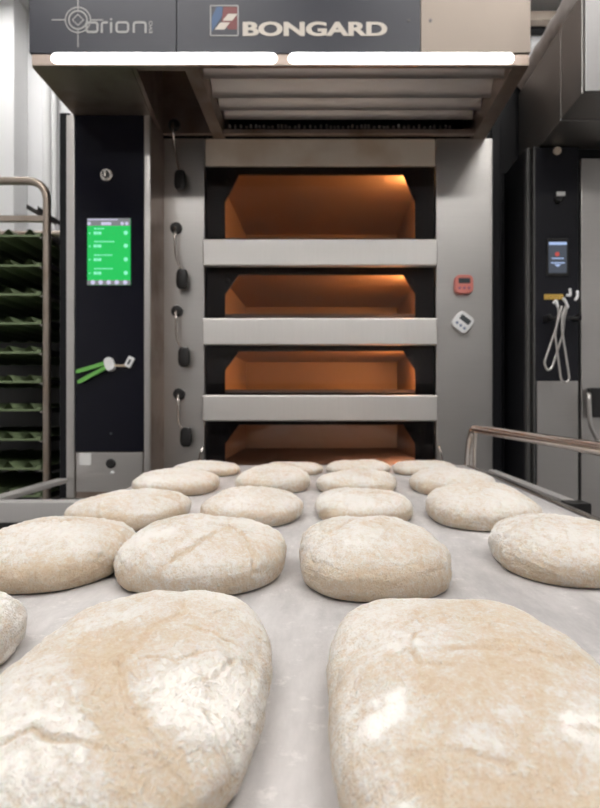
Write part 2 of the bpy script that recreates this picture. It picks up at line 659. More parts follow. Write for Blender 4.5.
MB().box(XOL + .001, XOR - .001, ZO - .004, ZO + .014, pz(166, ZO), pz(139, ZO), .004).build('top_rail', STEEL_WARM, oven)
MB().box(XOL + .001, XOR - .001, ZO - .002, ZO + .035, .12, HC - .335, .004).build('plinth', STEEL, oven)

# decks: chamber, lamp, door with glass and steel bar
ZB = 2.045
decks = [  # glass top, glass bottom (bar top), bar bottom, chamber ceiling, chamber floor, in height over the eye
    (.832, .567, .475, .850, .595),
    (.478, .297, .205, .489, .325),
    (.208, .034, -.055, .214, .055),
    (-.052, -.235, -.320, -.060, -.215)]
for k, (gt, gb, bb, cc, cf) in enumerate(decks):
    x0, x1, y0, y1 = XOL + .025, XOR - .025, ZO + .05, 3.0
    z0, z1 = HC + cf, HC + cc
    ch = MB().add([(x0, y0, z0), (x1, y0, z0), (x1, y1, z0), (x0, y1, z0), (x0, y0, z1), (x1, y0, z1), (x1, y1, z1), (x0, y1, z1)],
                  [[0, 4, 7, 3], [1, 2, 6, 5], [3, 7, 6, 2], [4, 5, 6, 7]])
    chamber = ch.build('baking_chamber', CHAMBER, oven)
    MB().box(x0, x1, y0 - .01, y1, z0 - .012, z0).build('sole', SOLE, chamber)
    # lamp tucked behind the door frame; the lowest deck's is added fill
    ya_, yb_ = ((.015, .10), (.015, .13), (.02, .20), (.02, .06))[k]
    lm = MB().tube([(x1 - .016, y0 + ya_, z1 - .022), (x1 - .016, y0 + yb_, z1 - .022)], .009, 12)
    lm.build('lamp', LAMPS_AND_FILL[k], chamber)
    # door: black frame with chamfered window, bolts, tinted glass, steel bar
    zt, zb = HC + gt, HC + gb - .01
    zo_ = zt + .02
    d = MB()
    xl0, xl1 = XOL + .004, px(224, ZO)
    xr0, xr1 = px(416, ZO), XOR - .004
    tl, tr = px(238, ZO), px(404, ZO)
    top_in, ch_z = zt - .018, zt - (.115 if k == 0 else .085)
    outer = [(xl0, zo_), (xr1, zo_), (xr1, zb), (xr0, zb), (xr0, ch_z), (tr, top_in), (tl, top_in), (xl1, ch_z), (xl1, zb), (xl0, zb)]
    vs = [(x, ZO + .018, z) for x, z in outer] + [(x, ZO + .03, z) for x, z in outer]
    nn = len(outer)
    fr_f = [[0, 9, 8, 7], [0, 7, 6], [0, 6, 5, 1], [1, 5, 4], [1, 4, 3, 2]]
    fs = fr_f + [[i + nn for i in reversed(f)] for f in fr_f]
    for i in range(nn):
        j = (i + 1) % nn
        fs.append([i, j, j + nn, i + nn])
    d.add(vs, fs)
    for bx_ in (px(227, ZO), px(412, ZO)):
        d.lathe([(.009, 0), (.009, .004), (.006, .006)], (bx_, ZO + .018, zt - .04), (0, -1, 0), 16)
    door = d.build('oven_door', BLACK, oven, smooth=30)
    MB().box(XOL + .006, XOR - .006, ZO + .004, ZO + .009, zb, zt).build('glass', GLASS, door)
    h = MB().box(XOL + .002, XOR - .002, ZB, ZB + .03, HC + bb, HC + gb, .005, 3)
    h.box(XOL + .02, XOR - .02, ZB + .03, ZO + .012, HC + bb + .02, HC + gb - .02)
    h.build('handle_bar', STEEL_DOOR, door)

# damper levers on the left column
for k, (sx, sy, kx, ky) in enumerate(((174, 125, 180, 180), (176, 228, 182, 279), (177, 311, 184, 357), (179, 394, 186, 437))):
    F0 = ZO - .022 if k == 0 else ZO
    s = at(sx, sy, F0 - .004)
    kn = at(kx, ky, ZO - .03)
    mb = MB().lathe([(.021, 0), (.021, .008), (.018, .013), (.008, .015)], (s.x, F0 + .002, s.z), (0, -1, 0), 24)
    lev = mb.build('damper_lever', BLACK_PLASTIC, oven)
    pts = [(s.x, F0 - .006, s.z), (s.x + .002, F0 - .028, s.z - .004), (s.x + .004, F0 - .036, s.z - .03),
           (s.x + .004, ZO - .036, s.z - .07), (s.x + .008, ZO - .034, s.z - .11), (kn.x, ZO - .032, kn.z + .02), (kn.x, ZO - .03, kn.z)]
    MB().tube(fillet(pts, .02), .0042, 10).build('rod', CHROME, lev)
    rings = []
    for hh, ww, dd in ((.034, .010, .006), (.031, .017, .010), (.018, .022, .013), (-.012, .023, .014), (-.026, .020, .012), (-.034, .012, .007)):
        rings.append([(kn.x + ww * .98 * cos(a) * abs(cos(a)) ** -.3 * .92 if abs(cos(a)) > 1e-6 else kn.x,
                       ZO - .03 + dd * sin(a), kn.z + hh) for a in [2 * pi * q / 20 + .01 for q in range(20)]])
    MB().loft(rings).build('knob', BLACK_PLASTIC, lev)
# small hooked pins low on both columns
for x_, dx in ((203, -5), (439, 4)):
    a, b_ = at(x_, 447, ZO - .01), at(x_ + dx, 464, ZO - .01)
    MB().tube(fillet([(a.x, ZO + .005, a.z), a, (a.x * .6 + b_.x * .4, ZO - .02, a.z - .02), b_, (b_.x, ZO + .005, b_.z - .004)], .008), .004, 8).build('guide_pin', CHROME, oven)

# control box at the left
xa, xb, xc, xd = px(66, ZP), px(75, ZP), px(143.5, ZP), px(150, ZP)
zt, zm, zl = HC + .934, pz(452, ZP), pz(492, ZP)
mb = MB().box(xa, xd, ZP + .012, ZO + .03, .05, zt, .003)
box = mb.build('control_box', STEEL_BROWN, oven)
MB().box(xa, xb - .0015, ZP, ZP + .014, zl - .02, zt, .003).build('edge_trim', STEEL, box)
MB().box(xc + .0015, xd, ZP, ZP + .014, zl - .02, zt, .003).build('edge_trim', STEEL, box)
MB().box(xb, xc, ZP + .001, ZP + .013, zm + .001, zt - .002, .001).build('black_panel', PANEL, box)
MB().box(xb + .003, xc - .003, ZP + .001, ZP + .013, zl, zm - .002, .002).build('lower_panel', STEEL, box)
MB().box(xa - .02, xd, ZP - .03, ZP + .013, zl - .045, zl - .02, .003).build('ledge', STEEL_DARK, box)
# touch screen with its rows, header and icons
sx0, sx1, sz0, sz1 = px(87.5, ZP), px(130.5, ZP), pz(285, ZP), pz(218.5, ZP)
scr = MB().box(sx0, sx1, ZP - .002, ZP + .001, sz0, sz1, .0005).build('touch_screen', SCREEN, box)
U = ZP / F
hd = MB().box(sx0, sx1, ZP - .0026, ZP - .002, sz1 - 7.5 * U, sz1)
hd.build('screen_bar', SCREEN_TOP, scr)
MB().box(sx0, sx1, ZP - .0026, ZP - .002, sz0, sz0 + 4.5 * U).build('screen_bar', SCREEN_TOP, scr)
for r_, yy in enumerate((233, 246, 259.5, 273)):
    tx = MB()
    for w0, w1 in ((94, 96.5), (97, 98.5), (99, 101.5)):
        tx.box(px(w0, ZP), px(w1, ZP), ZP - .0027, ZP - .002, pz(yy + 1.7, ZP), pz(yy - 1.2, ZP))
    x_ = 94.5
    rr = random.Random(r_)
    while x_ < (104 if r_ == 0 else 113):
        w_ = rr.uniform(1.2, 2.6)
        tx.box(px(x_, ZP), px(x_ + w_, ZP), ZP - .0027, ZP - .002, pz(yy - 3.6, ZP), pz(yy - 4.8, ZP))
        x_ += w_ + .6
    MB().plate(disc(px(126, ZP), pz(yy, ZP), 2.1 * U), ZP - .0027, .0007).build('screen_button', SCREEN_TXT, scr)
    tx.plate(disc(px(90, ZP), pz(yy + .4, ZP), .8 * U, 10), ZP - .0027, .0007)
    tx.build('screen_lettering', SCREEN_TXT, scr)
for x_ in (93.2, 101, 109, 117, 125.5):
    MB().plate(disc(px(x_, ZP), pz(282.5, ZP), 2.2 * U), ZP - .0032, .0007).build('screen_icon', SCREEN_ICON, scr)
for x_ in (89.5, 122.5, 127):
    MB().plate(disc(px(x_, ZP), pz(223.8, ZP), 1.7 * U), ZP - .0032, .0007).build('screen_icon', SCREEN_ICON, scr)
ic = MB()
for w0, w1 in ((101.5, 104.5), (104.5, 108), (108, 111.5)):
    ic.box(px(w0, ZP), px(w1, ZP), ZP - .0032, ZP - .0026, pz(225.3, ZP), pz(222.4, ZP))
ic.build('screen_lettering', SCREEN_ICON, scr)
ic = MB()
for w0, w1 in ((88, 92.5), (92.5, 99), (99.2, 112), (112.2, 118)):
    ic.box(px(w0, ZP), px(w1, ZP), ZP - .0032, ZP - .0026, pz(220.4, ZP), pz(219.4, ZP))
ic.build('screen_lettering', SCREEN_ICON, scr)
c = at(106.5, 175, ZP)
dl = MB().lathe([(.020, 0), (.020, .004), (.017, .007), (.013, .007)], (c.x, ZP + .001, c.z), (0, -1, 0), 28).build('key_switch', CHROME, box)
MB().lathe([(.012, 0), (.012, .009), (.010, .010)], (c.x, ZP - .002, c.z), (0, -1, 0), 20).build('key_barrel', BLACK_PLASTIC, dl)
MB().box(c.x - .0035, c.x + .0035, ZP - .016, ZP - .010, c.z - .010, c.z + .010, .001).build('key_slot', CHROME, dl)
c = at(111, 463.5, ZP)
MB().lathe([(.0155, 0), (.0155, .006), (.012, .009)], (c.x, ZP + .003, c.z), (0, -1, 0), 24).build('round_plug', BLACK_PLASTIC, box)
c = at(112.5, 472.5, ZP)
MB().lathe([(.0055, 0), (.0055, .008), (.003, .010)], (c.x, ZP + .003, c.z), (0, -1, 0), 14).build('push_button', WHITE_PLASTIC, box)
st = MB().plate(rrect(px(85.3, ZP), pz(459, ZP), 12 * U, 12 * U, 1.2 * U), ZP, .0015).build('sticker', STICKER, box)
c = at(111, 433.5, ZP)
MB().lathe([(.004, 0), (.004, .002)], (c.x, ZP + .001, c.z), (0, -1, 0), 12).build('sensor_dot', LCD, box)

# hood
hxl, hxr = px(30, ZH), px(530, ZH)
h = MB()
zl_, zf = HB + .002, HC + .965
fx = px(420, ZH)
xs = (hxl, px(128, ZH), px(183, ZH), px(197, ZH), px(513, ZH), px(527.5, ZH))
# flat panel over the control box, its inner edge slanting outwards to the rear
fp = [(hxl, ZH + .012), (-.537, ZH + .012), (-.578, ZO - .003), (hxl, ZO - .003)]
h.loft([[(x, y, HB) for x, y in fp], [(x, y, HB + .02) for x, y in fp]])
h.box(xs[2], xs[3], ZH + .012, ZO + .02, HB - .003, HB + .06, .002)       # border left of the grille
h.box(xs[4], hxr - .002, ZH + .012, ZO + .06, HB - .003, HB + .06, .002)  # border right of the grille
ck = [(-.536, ZH + .012), (-.524, ZH + .012), (-.565, ZO - .003), (-.577, ZO - .003)]   # inner cheek of the recess
h.loft([[(x, y, HB + .001) for x, y in ck], [(x, y, HB + .27) for x, y in ck]])
h.box(-.535, xs[2], ZH + .03, ZO - .023, HB + .26, HB + .275)
# rear panel of the recess, the first lever sits on it
h.box(-.563, xs[2] - .001, ZO - .022, ZO - .004, HB + .004, HB + .258, .002)
h.box(xs[3], xs[4], ZO - .03, ZO - .005, HB + .001, HB + .018, .002)       # rear lip
h.box(-.522, xs[2], ZH + .012, ZH + .03, HB + .001, HB + .275)
h.box(hxl, hxl + .015, ZH + .012, 2.9, HB + .015, TOP, .002)
h.box(hxr - .015, hxr, ZH + .012, 2.9, HB + .015, TOP, .002)
h.box(hxl, hxr, ZH + .012, 2.9, TOP - .015, TOP, .002)
h.box(hxl, hxr, 2.885, 2.9, HB + .0, TOP, .002)
hood = h.build('hood', STEEL_BROWN, oven)
MB().box(hxl + .005, hxr - .002, ZH - .002, ZH + .014, HB - .003, zf, .003).build('lip', STEEL_BROWN, hood)
fas = MB().box(hxl, px(177, ZH) - .0008, ZH - .006, ZH + .012, zf, TOP, .002)
fas.box(px(177, ZH) + .0008, fx, ZH - .006, ZH + .012, zf, TOP, .002)
fas.build('dark_fascia', FASCIA, hood)
MB().box(fx + .001, hxr, ZH - .006, ZH + .012, zf, TOP, .002).build('steel_fascia', STEEL_HOOD, hood)
for a, b_ in ((52, 277), (288.5, 513.5)):
    w_ = (b_ - a) / F * ZH
    MB().plate(rrect(px((a + b_) / 2, ZH), pz(59, ZH), w_, 9.6 / F * ZH, 4.7 / F * ZH), ZH - .007, .012, .003).build('light_strip', LED, hood)
# grille slats, stepping up towards the rear
for i, (yy, zz) in enumerate(((1.725, .938), (1.86, .952), (1.98, .972), (2.085, .992))):
    prof = []
    for q in range(9):
        a = q / 8
        prof.append((yy - .055 + .055 * a + .016 * sin(a * pi), HC + zz + .060 * (1 - a) ** 1.3))
    prof += [(yy + .006, HC + zz + .004), (yy + .012, HC + zz + .012)]
    back = [(y + .012, z + .010) for y, z in reversed(prof)]
    ring = prof + back
    x0, x1 = xs[3] + .003, xs[4] - .003
    MB().loft([[(x0, y, z) for y, z in ring], [(x1, y, z) for y, z in ring]]).build('grille_slat', STEEL_GRILLE, hood)
MB().box(xs[3], xs[4], ZH + .02, 2.86, HB + .10, HB + .115).build('grille_backing', BLACK, hood)
# seal in the gap behind the grille, its chain-like reflection shaped as blocks
sl = MB()
rr = random.Random(5)
xx = xs[3] + .02
while xx < xs[4] - .08:
    sl.box(xx, xx + .008, ZO - .030, ZO - .022, HB + .022, HB + .022 + rr.uniform(.006, .014), .001)
    xx += rr.uniform(.012, .02)
sl.build('seal', STEEL_DARK, hood)

# writing and marks on the fascia
YL = ZH - .006
UH = ZH / F
def hp(x, y): return (px(x, ZH), pz(y, ZH))
bt = MB()
for sh, th in ((-.45, .0013), (0, .0015), (.45, .0014)):
    tm = text_mb('BONGARD', px(243.5 + sh, ZH), px(386.5 + sh, ZH), pz(37.6, ZH), pz(23.4, ZH), YL, th, offset=.026)
    bt.add(tm.v, tm.f)
bt.build('lettering', LETTER, hood, smooth=0)
g = MB()
for rad, w_ in ((12.5, 1.1), (9, 1.4)):
    stroke(g, [(hp(79, 21.5)[0] + rad * UH * cos(2 * pi * q / 48), hp(79, 21.5)[1] + rad * UH * sin(2 * pi * q / 48)) for q in range(48)], w_ * UH, YL, closed=True)
stroke(g, [(hp(79, 21.5)[0] + 5.5 * UH * cos(2 * pi * q / 4), hp(79, 21.5)[1] + 5.5 * UH * sin(2 * pi * q / 4)) for q in range(4)], 1.3 * UH, YL, closed=True)
for p, q in (((79, -3), (79, 13)), ((79, 30), (79, 49)), ((53, 21.5), (67, 21.5)), ((91, 21.5), (104, 21.5))):
    stroke(g, [hp(*p), hp(*q)], 1.0 * UH, YL)
g.build('target_mark', LETTER_DIM, hood, smooth=0)
g = MB()
SW = 2.0 * UH
def ring_letter(x0, x1, y0, y1, closed=True):
    c0 = hp((x0 + x1) / 2, (y0 + y1) / 2)
    return rrect(c0[0], c0[1], (x1 - x0) * UH, (y1 - y0) * UH, 2.6 * UH)
stroke(g, ring_letter(87.5, 98.5, 24, 33.6), SW, YL, closed=True)                      # o
def arc_path(pts, rad=2.6):
    return [(p.x, p.y) for p in fillet([Vector((*hp(*q), 0)) for q in pts], rad * UH)]
stroke(g, arc_path([(102.8, 34.6), (102.8, 24), (108.8, 24)]), SW, YL)                 # r
stroke(g, [hp(112, 34.6), hp(112, 23.6)], SW, YL)                                      # i
stroke(g, [hp(112, 22), hp(112, 20)], SW, YL)
stroke(g, ring_letter(117.4, 129, 24, 33.6), SW, YL, closed=True)                      # o
stroke(g, arc_path([(134.6, 34.6), (134.6, 24), (146.4, 24), (146.4, 34.6)]), SW, YL)  # n
g.build('lettering', LETTER_DIM, hood, smooth=0)
text_mb('EVO', px(149.6, ZH), px(153.2, ZH), pz(34.4, ZH), pz(22.6, ZH), YL, .001, offset=.01, rot90=True).build('lettering', LETTER_DIM, hood, smooth=0)
em = MB().plate([hp(210.6, 7), hp(238.8, 7), hp(238.8, 37.5), hp(210.6, 37.5)], YL - .0006, .0008).build('emblem', FASCIA, hood, smooth=0)
MB().plate([hp(224, 8.5), hp(237.6, 8.5), hp(237.6, 31), hp(229, 31), hp(222, 22.5)], YL - .0010, .0005).build('emblem_red', RED, em, smooth=0)
MB().plate([hp(212.2, 19), hp(217, 8.5), hp(223, 8.5), hp(222.5, 18), hp(212.2, 33)], YL - .0011, .0005).build('emblem_blue', BLUE, em, smooth=0)
b_ = MB()
b_.plate([hp(223, 22.4), hp(228.6, 15.6), hp(237.8, 15.6), hp(232.6, 22.4)], YL - .0016, .0008)
b_.plate([hp(215.2, 31.2), hp(220.8, 24.2), hp(230.2, 24.2), hp(225, 31.2)], YL - .0016, .0008)
b_.build('emblem_bar', LETTER, em, smooth=0)
g = MB()
q = [hp(211, 7.4), hp(238.4, 7.4), hp(238.4, 37.2), hp(211, 37.2)]
for i in range(4):
    stroke(g, [q[i], q[(i + 1) % 4]], 1.1 * UH, YL - .0006, .001)
g.build('emblem_border', LETTER_DIM, em, smooth=0)
for x_, y_ in ((408.5, 22), (430, 22)):
    MB().lathe([(.0045, 0), (.0045, .0015)], (px(x_, ZH), YL, pz(y_, ZH)), (0, -1, 0), 12).build('screw', TRIM_DARK, hood)

# ------------------------------------------------------------------ things stuck to the oven
def timer(cx, cy, rot, mat, keymat, label, tone):
    y = ZO - .001
    c = at(cx, cy, y)
    U_ = y / F
    S = 18.5 * U_
    t = empty('kitchen_timer', (c.x, y, c.z))
    tag(t, label, 'timer', 'kitchen timers')
    MB().plate(rrect(c.x, c.z, S, S, S * .28, rot), y - .020, .020, .004).build('body', mat, t)
    def loc(dx, dz): return (c.x + dx * cos(rot) - dz * sin(rot), c.z + dx * sin(rot) + dz * cos(rot))
    p = loc(0, S * .17)
    MB().plate(rrect(p[0], p[1], S * .62, S * .28, S * .04, rot), y - .0212, .002).build('display', LCD, t)
    for k in (-1, 0, 1):
        p = loc(k * S * .25, -S * .22)
        MB().plate(disc(p[0], p[1], S * .075, 16), y - .0225, .003, .0008).build('button', keymat, t)


timer(463, 285, 0.0, PINK, KEY_ROSE, 'coral pink square kitchen timer stuck upright on the oven column', 0)
timer(462, 323, R(-38), WHITE_PLASTIC, KEY_BLUE, 'white kitchen timer stuck at a tilt below the coral one', 1)

c = at(110.5, 364.5, ZP)
t = empty('magnetic_clip', (c.x, ZP, c.z))
tag(t, 'white round clip holding two green plastic sticks on black control panel', 'clip')
y = ZP
rings = []
pl = rrect(c.x, c.z, 9.5 * U, 14 * U, 4.4 * U, R(20))
MB().plate(pl, y - .018, .0185, .004).build('body', WHITE_PLASTIC, t)
for (xa_, ya_), (xb_, yb_) in (((108, 362.5), (76, 372)), ((107, 367), (78, 382.5))):
    a, b2 = at(xa_, ya_, y - .013), at(xb_, yb_, y - .016)
    dd = (b2 - a).normalized()
    up = Vector((-dd.z, 0, dd.x)) * (1.9 * U)
    th = Vector((0, .004, 0))
    rg = []
    for p, s in ((a, .8), (a + (b2 - a) * .1, 1), (a + (b2 - a) * .93, 1.05), (b2, .6)):
        rg.append([p + up * s - th, p + up * s + th, p - up * s + th, p - up * s - th])
    MB().loft(rg).build('green_stick', GREEN_PL, t)
a, b2 = at(114, 365.5, y - .010), at(126, 365.8, y - .008)
MB().tube([a, (a + b2) / 2 + Vector((0, 0, -.001)), b2], .0042, 10).build('cord', WOOD, t)
cc = at(129.5, 362, y - .008)
tagp = MB().plate(rrect(cc.x, cc.z, 6.4 * U, 11 * U, 1.0 * U, R(-28)), y - .012, .010, .001).build('tag', WHITE_PLASTIC, t)
MB().plate(rrect(cc.x, cc.z, 2.2 * U, 5.5 * U, .5 * U, R(-28)), y - .0126, .001).build('tag_print', LCD, tagp)

# ------------------------------------------------------------------ the loader
ld = empty('belt_loader', (0, 0.7, 0))
tag(ld, 'belt loader with floured grey cloth, steel frame and handrail', 'loader')
BX0, BX1, BY0, BY1 = -.405, .395, -.30, 1.70
vs, fs = [], []
NX, NY = 60, 150
prof = []
for i in range(NX + 1):
    for j in range(NY + 1):
        x = BX0 + (BX1 - BX0) * i / NX
        y = BY0 + (BY1 - BY0) * j / NY
        z = BELT + .0009 * (noise.noise((x * 5, y * 3, 1)) - .6) - .0002
        vs.append((x, y, min(z, BELT)))
for i in range(NX):
    for j in range(NY):
        a = i * (NY + 1) + j
        fs.append([a, a + NY + 1, a + NY + 2, a + 1])
mb = MB().add(vs, fs)
# the cloth turns round both ends and runs back underneath
for yy, s in ((BY0, -1), (BY1, 1)):
    ring = [(yy + s * .018 * sin(a), BELT - .0195 + .018 * cos(a)) for a in [pi * q / 8 for q in range(9)]]
    v2 = [(x, y_, z_) for y_, z_ in ring for x in (BX0, BX1)]
    mb.add(v2, [[2 * q, 2 * q + 1, 2 * q + 3, 2 * q + 2] for q in range(8)])
mb.add([(BX0, BY0, BELT - .0375), (BX1, BY0, BELT - .0375), (BX1, BY1, BELT - .0375), (BX0, BY1, BELT - .0375)], [[0, 1, 2, 3]])
belt = mb.build('belt', BELT_CLOTH, ld, smooth=60)
MB().box(BX0 + .004, BX1 - .004, BY0 + .01, BY1 - .01, BELT - .034, BELT - .006).build('bed', FRAME, ld)
# side rails
mb = MB().box(BX1 + .004, BX1 + .016, BY0, BY1, BELT - .03, BELT + .002, .002)
mb.box(BX1 + .024, BX1 + .034, BY0, BY1 - .02, BELT - .05, BELT - .008, .002)
mb.box(BX1 + .016, BX1 + .024, BY0, BY1 - .02, BELT - .05, BELT - .03)
mb.build('side_rail', CHROME, ld)
MB().box(BX0 - .012, BX0 - .002, BY0, BY1, BELT - .045, BELT - .010, .002).build('side_rail', FRAME, ld)
# lift frame
DZ = HC - .232
fr = MB().box(-.85, -.812, 1.47, 1.90, DZ - .014, DZ, .003)
fr.build('frame_bar', FRAME, ld)
MB().box(-.95, BX0 - .014, 1.44, 1.48, DZ - .052, DZ, .005).build('frame_bar', FRAME, ld)
MB().box(.488, .515, 1.24, 1.80, HC - .222, HC - .194, .004).build('frame_bar', FRAME, ld)
MB().box(.44, .50, 1.46, 1.50, HC - .34, HC - .223, .003).build('frame_bar', FRAME, ld)
MB().box(.486, .532, 1.195, 1.239, HC - .228, HC - .196, .003).build('end_cap', BLACK_PLASTIC, ld)
mb = MB().box(BX0 - .10, .50, 1.45, 1.475, DZ - .10, DZ - .053, .003)
mb.build('frame_bar', FRAME, ld)
# legs to the floor
for lx in (-.37, .36):
    for ly in (.0, 1.46):
        MB().box(lx - .02, lx + .02, ly - .02, ly + .02, 0, BELT - .034 if ly < 1 else DZ - .10, .003).build('leg', FRAME, ld)
# tube handrail on the right
RZ = HC - .066
hx = .425
pts = fillet([(hx - .022, 1.69, BELT - .04), (hx - .016, 1.70, BELT + .05), (hx - .008, 1.69, RZ), (hx, .2, RZ - .002), (hx, .16, BELT - .04)], .045, 8)
hr = MB().tube(pts, .0115, 16)
hr.build('handrail', CHROME, ld)
MB().tube([(hx - .012, 1.645, RZ - .004), (hx - .014, 1.645, BELT + .04), (hx - .016, 1.645, BELT - .03)], .006, 10).build('rail_brace', CHROME, ld)

# ------------------------------------------------------------------ the dough loaves


def smooth01(a, b, x):
    t = max(0, min(1, (x - a) / (b - a)))
    return t * t * (3 - 2 * t)


def seg_dist(p, a, b):
    ab = b - a
    t = max(0, min(1, (p - a).dot(ab) / max(1e-12, ab.dot(ab))))
    return (p - (a + ab * t)).length


def loaf(cx, cy, W, L, h, rot, seed, nu, nv, label, creases=(), nexp=2.5, patches=(), front_bare=0.0, crinkle=1.0, coat=.55):
    rnd = random.Random(seed)
    off = Vector((seed * 3.17, seed * 1.31, seed * .77))
    vs, fs = [], []
    cr, sr = cos(rot), sin(rot)
    vs.append(Vector((0, 0, h)))
    ze = .34 * h
    NUP = int(nv * .72)
    def prof(i):
        if i <= NUP:
            ph = (i / NUP) * pi / 2
            m = 2 / 2.35
            return sin(ph) ** m, ze + (h - ze) * cos(ph) ** m if i < NUP else ze
        q = (i - NUP) / (nv - NUP) * pi / 2
        return 1 - .085 * (1 - cos(q)) - .02 * sin(q) ** 2, ze * (1 - sin(q))
    for i in range(1, nv + 1):
        ro, z = prof(i)
        for k in range(nu):
            a = 2 * pi * k / nu
            r = (abs(cos(a) / (W / 2)) ** nexp + abs(sin(a) / (L / 2)) ** nexp) ** (-1 / nexp)
            r *= 1 + .045 * noise.noise(Vector((cos(a) * .9, sin(a) * .9, 0)) + off) + .014 * noise.noise(Vector((cos(a) * 3, sin(a) * 3, 4)) + off)
            x, y = ro * r * cos(a), ro * r * sin(a)
            zz = z * (1 + .16 * noise.noise(Vector((x * 9, y * 9, 2)) + off))
            vs.append(Vector((x * cr - y * sr, x * sr + y * cr, zz)))
    for k in range(nu):
        fs.append([0, 1 + k, 1 + (k + 1) % nu])
    for i in range(nv - 1):
        for k in range(nu):
            a, b_ = 1 + i * nu + k, 1 + i * nu + (k + 1) % nu
            fs.append([a, a + nu, b_ + nu, b_])
    fs.append([1 + (nv - 1) * nu + k for k in range(nu)])
    me = bpy.data.meshes.new('dough_loaf')
    me.from_pydata(vs, [], fs)
    bm = bmesh.new()
    bm.from_mesh(me)
    bmesh.ops.recalc_face_normals(bm, faces=bm.faces)
    bm.to_mesh(me)
    bm.free()
    # random shallow folds on top of the ones seen
    allc = []
    for pts, w_, dep, fl in creases:
        allc.append(([Vector((p[0] - cx, p[1] - cy)) for p in pts], w_, dep, fl))
    for _ in range(5):
        a = rnd.uniform(0, 2 * pi)
        p = Vector((rnd.uniform(-.3, .3) * W, rnd.uniform(-.3, .35) * L))
        pts = [p.copy()]
        for s in range(5):
            a += rnd.uniform(-.6, .6)
            p = p + Vector((cos(a), sin(a))) * .014
            pts.append(p.copy())
        allc.append((pts, rnd.uniform(.0012, .0022), rnd.uniform(.0005, .0012), -.25))
    nrm = [v.normal.copy() for v in me.vertices]
    flour = []
    for i, v in enumerate(me.vertices):
        p = v.co
        n_ = nrm[i]
        d = .0022 * noise.fractal(p * 28 + off, 1.0, 2.0, 3) 
        qv = Vector((p.x + .5 * p.y, p.y - .5 * p.x, p.z))
        df = .0008 * noise.fractal(Vector((qv.x * 150, qv.y * 70, p.z * 130)) + off, .7, 2.0, 3)
        rid = 1 - min(1, abs(noise.noise(Vector((qv.x * 85, qv.y * 42, p.z * 70)) + off * 1.3)) * 5)
        rid *= smooth01(-.1, .35, noise.noise(p * 22 - off))
        df -= .0009 * rid
        df *= crinkle
        d += df
        d -= .0011 * max(0, .25 - abs(noise.noise(Vector((p.x * 34, p.y * 22, p.z * 30)) + off * 2))) * 4 * smooth01(.1, .6, noise.noise(p * 14 + off) + .45)
        fl = coat + .36 * noise.noise(p * 16 + off * 1.7) + 300 * df
        fl -= front_bare * smooth01(h * .75, h * .2, p.z) * smooth01(-.2, .6, -n_.y + .5 * noise.noise(p * 20 + off))
        if n_.z > .1:
            q2 = Vector((p.x, p.y))
            wob = Vector((noise.noise(p * 70 + off), noise.noise(p * 70 - off))) * .0022
            q2 += wob
            for pts, w_, dep, dfl in allc:
                best = 1
                for s in range(len(pts) - 1):
                    dd = seg_dist(q2, pts[s], pts[s + 1])
                    if dd < best: best = dd
                if best < 5 * w_:
                    g = math.exp(-(best / w_) ** 2)
                    d -= dep * g
                    d += dep * .5 * math.exp(-((best - 1.9 * w_) / w_) ** 2)
                    fl += dfl * math.exp(-(best / (w_ * 1.3)) ** 2)
            for (qx, qy), rad, dfl in patches:
                dd = (q2 - Vector((qx - cx, qy - cy))).length
                fl += dfl * math.exp(-(dd / (rad * 1.25)) ** 2) * max(0, .75 + 1.1 * noise.fractal(p * 75 + off, .8, 2.0, 4))
        if p.z < .004:
            d *= smooth01(0, .004, p.z)
        flour.append(max(0, min(1.2, fl)))
        v.co = p + n_ * d
    for v in me.vertices:
        if v.co.z < 0: v.co.z = 0
    at_ = me.attributes.new('flour', 'FLOAT', 'POINT')
    at_.data.foreach_set('value', flour)
    me.shade_smooth()
    me.materials.append(DOUGH)
    o = bpy.data.objects.new('dough_loaf', me)
    o.location = (cx, cy, BELT)
    COL.objects.link(o)
    tag(o, label, 'dough', 'dough loaves on the belt')
    return o


def top(x, y, up=.042):
    d = (HC - BELT - up) * F / (y - CY)
    return (px(x, d), d)


C12 = [([top(*p) for p in ((104, 636), (96, 655), (97, 678), (113, 704), (140, 730), (168, 744))], .0085, .0010, -.95),
       ([top(*p) for p in ((118, 664), (122, 690), (142, 720), (172, 740), (192, 746))], .0012, .0010, -.6),
       ([top(*p) for p in ((2, 735), (30, 729), (65, 736), (110, 739), (155, 739))], .0012, .0011, -.8),
       ([top(*p) for p in ((95, 636), (115, 627), (140, 620))], .0013, .0012, -.6),
       ([top(*p) for p in ((118, 668), (140, 645), (150, 634), (185, 620))], .0017, .0010, -.8),
       ([top(*p) for p in ((140, 662), (175, 662), (215, 648))], .0011, .0008, -.5),
       ([top(*p) for p in ((185, 630), (210, 632), (236, 637))], .0011, .0008, -.6),
       ([top(*p) for p in ((205, 700), (225, 718), (245, 722))], .0013, .0010, -.2)]
P12 = [(top(125, 752), .014, -.7), (top(210, 690), .03, .35), (top(50, 690), .03, .3), (top(150, 780), .03, .2)]
C13 = [([top(*p) for p in ((413, 640), (411, 658), (420, 672), (440, 677), (470, 682))], .0012, .0010, -.5),
       ([top(*p) for p in ((438, 628), (455, 620), (478, 622), (492, 631), (484, 638))], .0012, .0010, -.3),
       ([top(*p) for p in ((402, 632), (422, 622), (442, 617))], .0012, .0009, -.3),
       ([top(*p) for p in ((410, 744), (440, 742), (468, 745), (512, 752))], .0012, .0009, -.5),
       ([top(*p) for p in ((520, 672), (545, 668), (560, 676))], .0012, .0008, .3)]
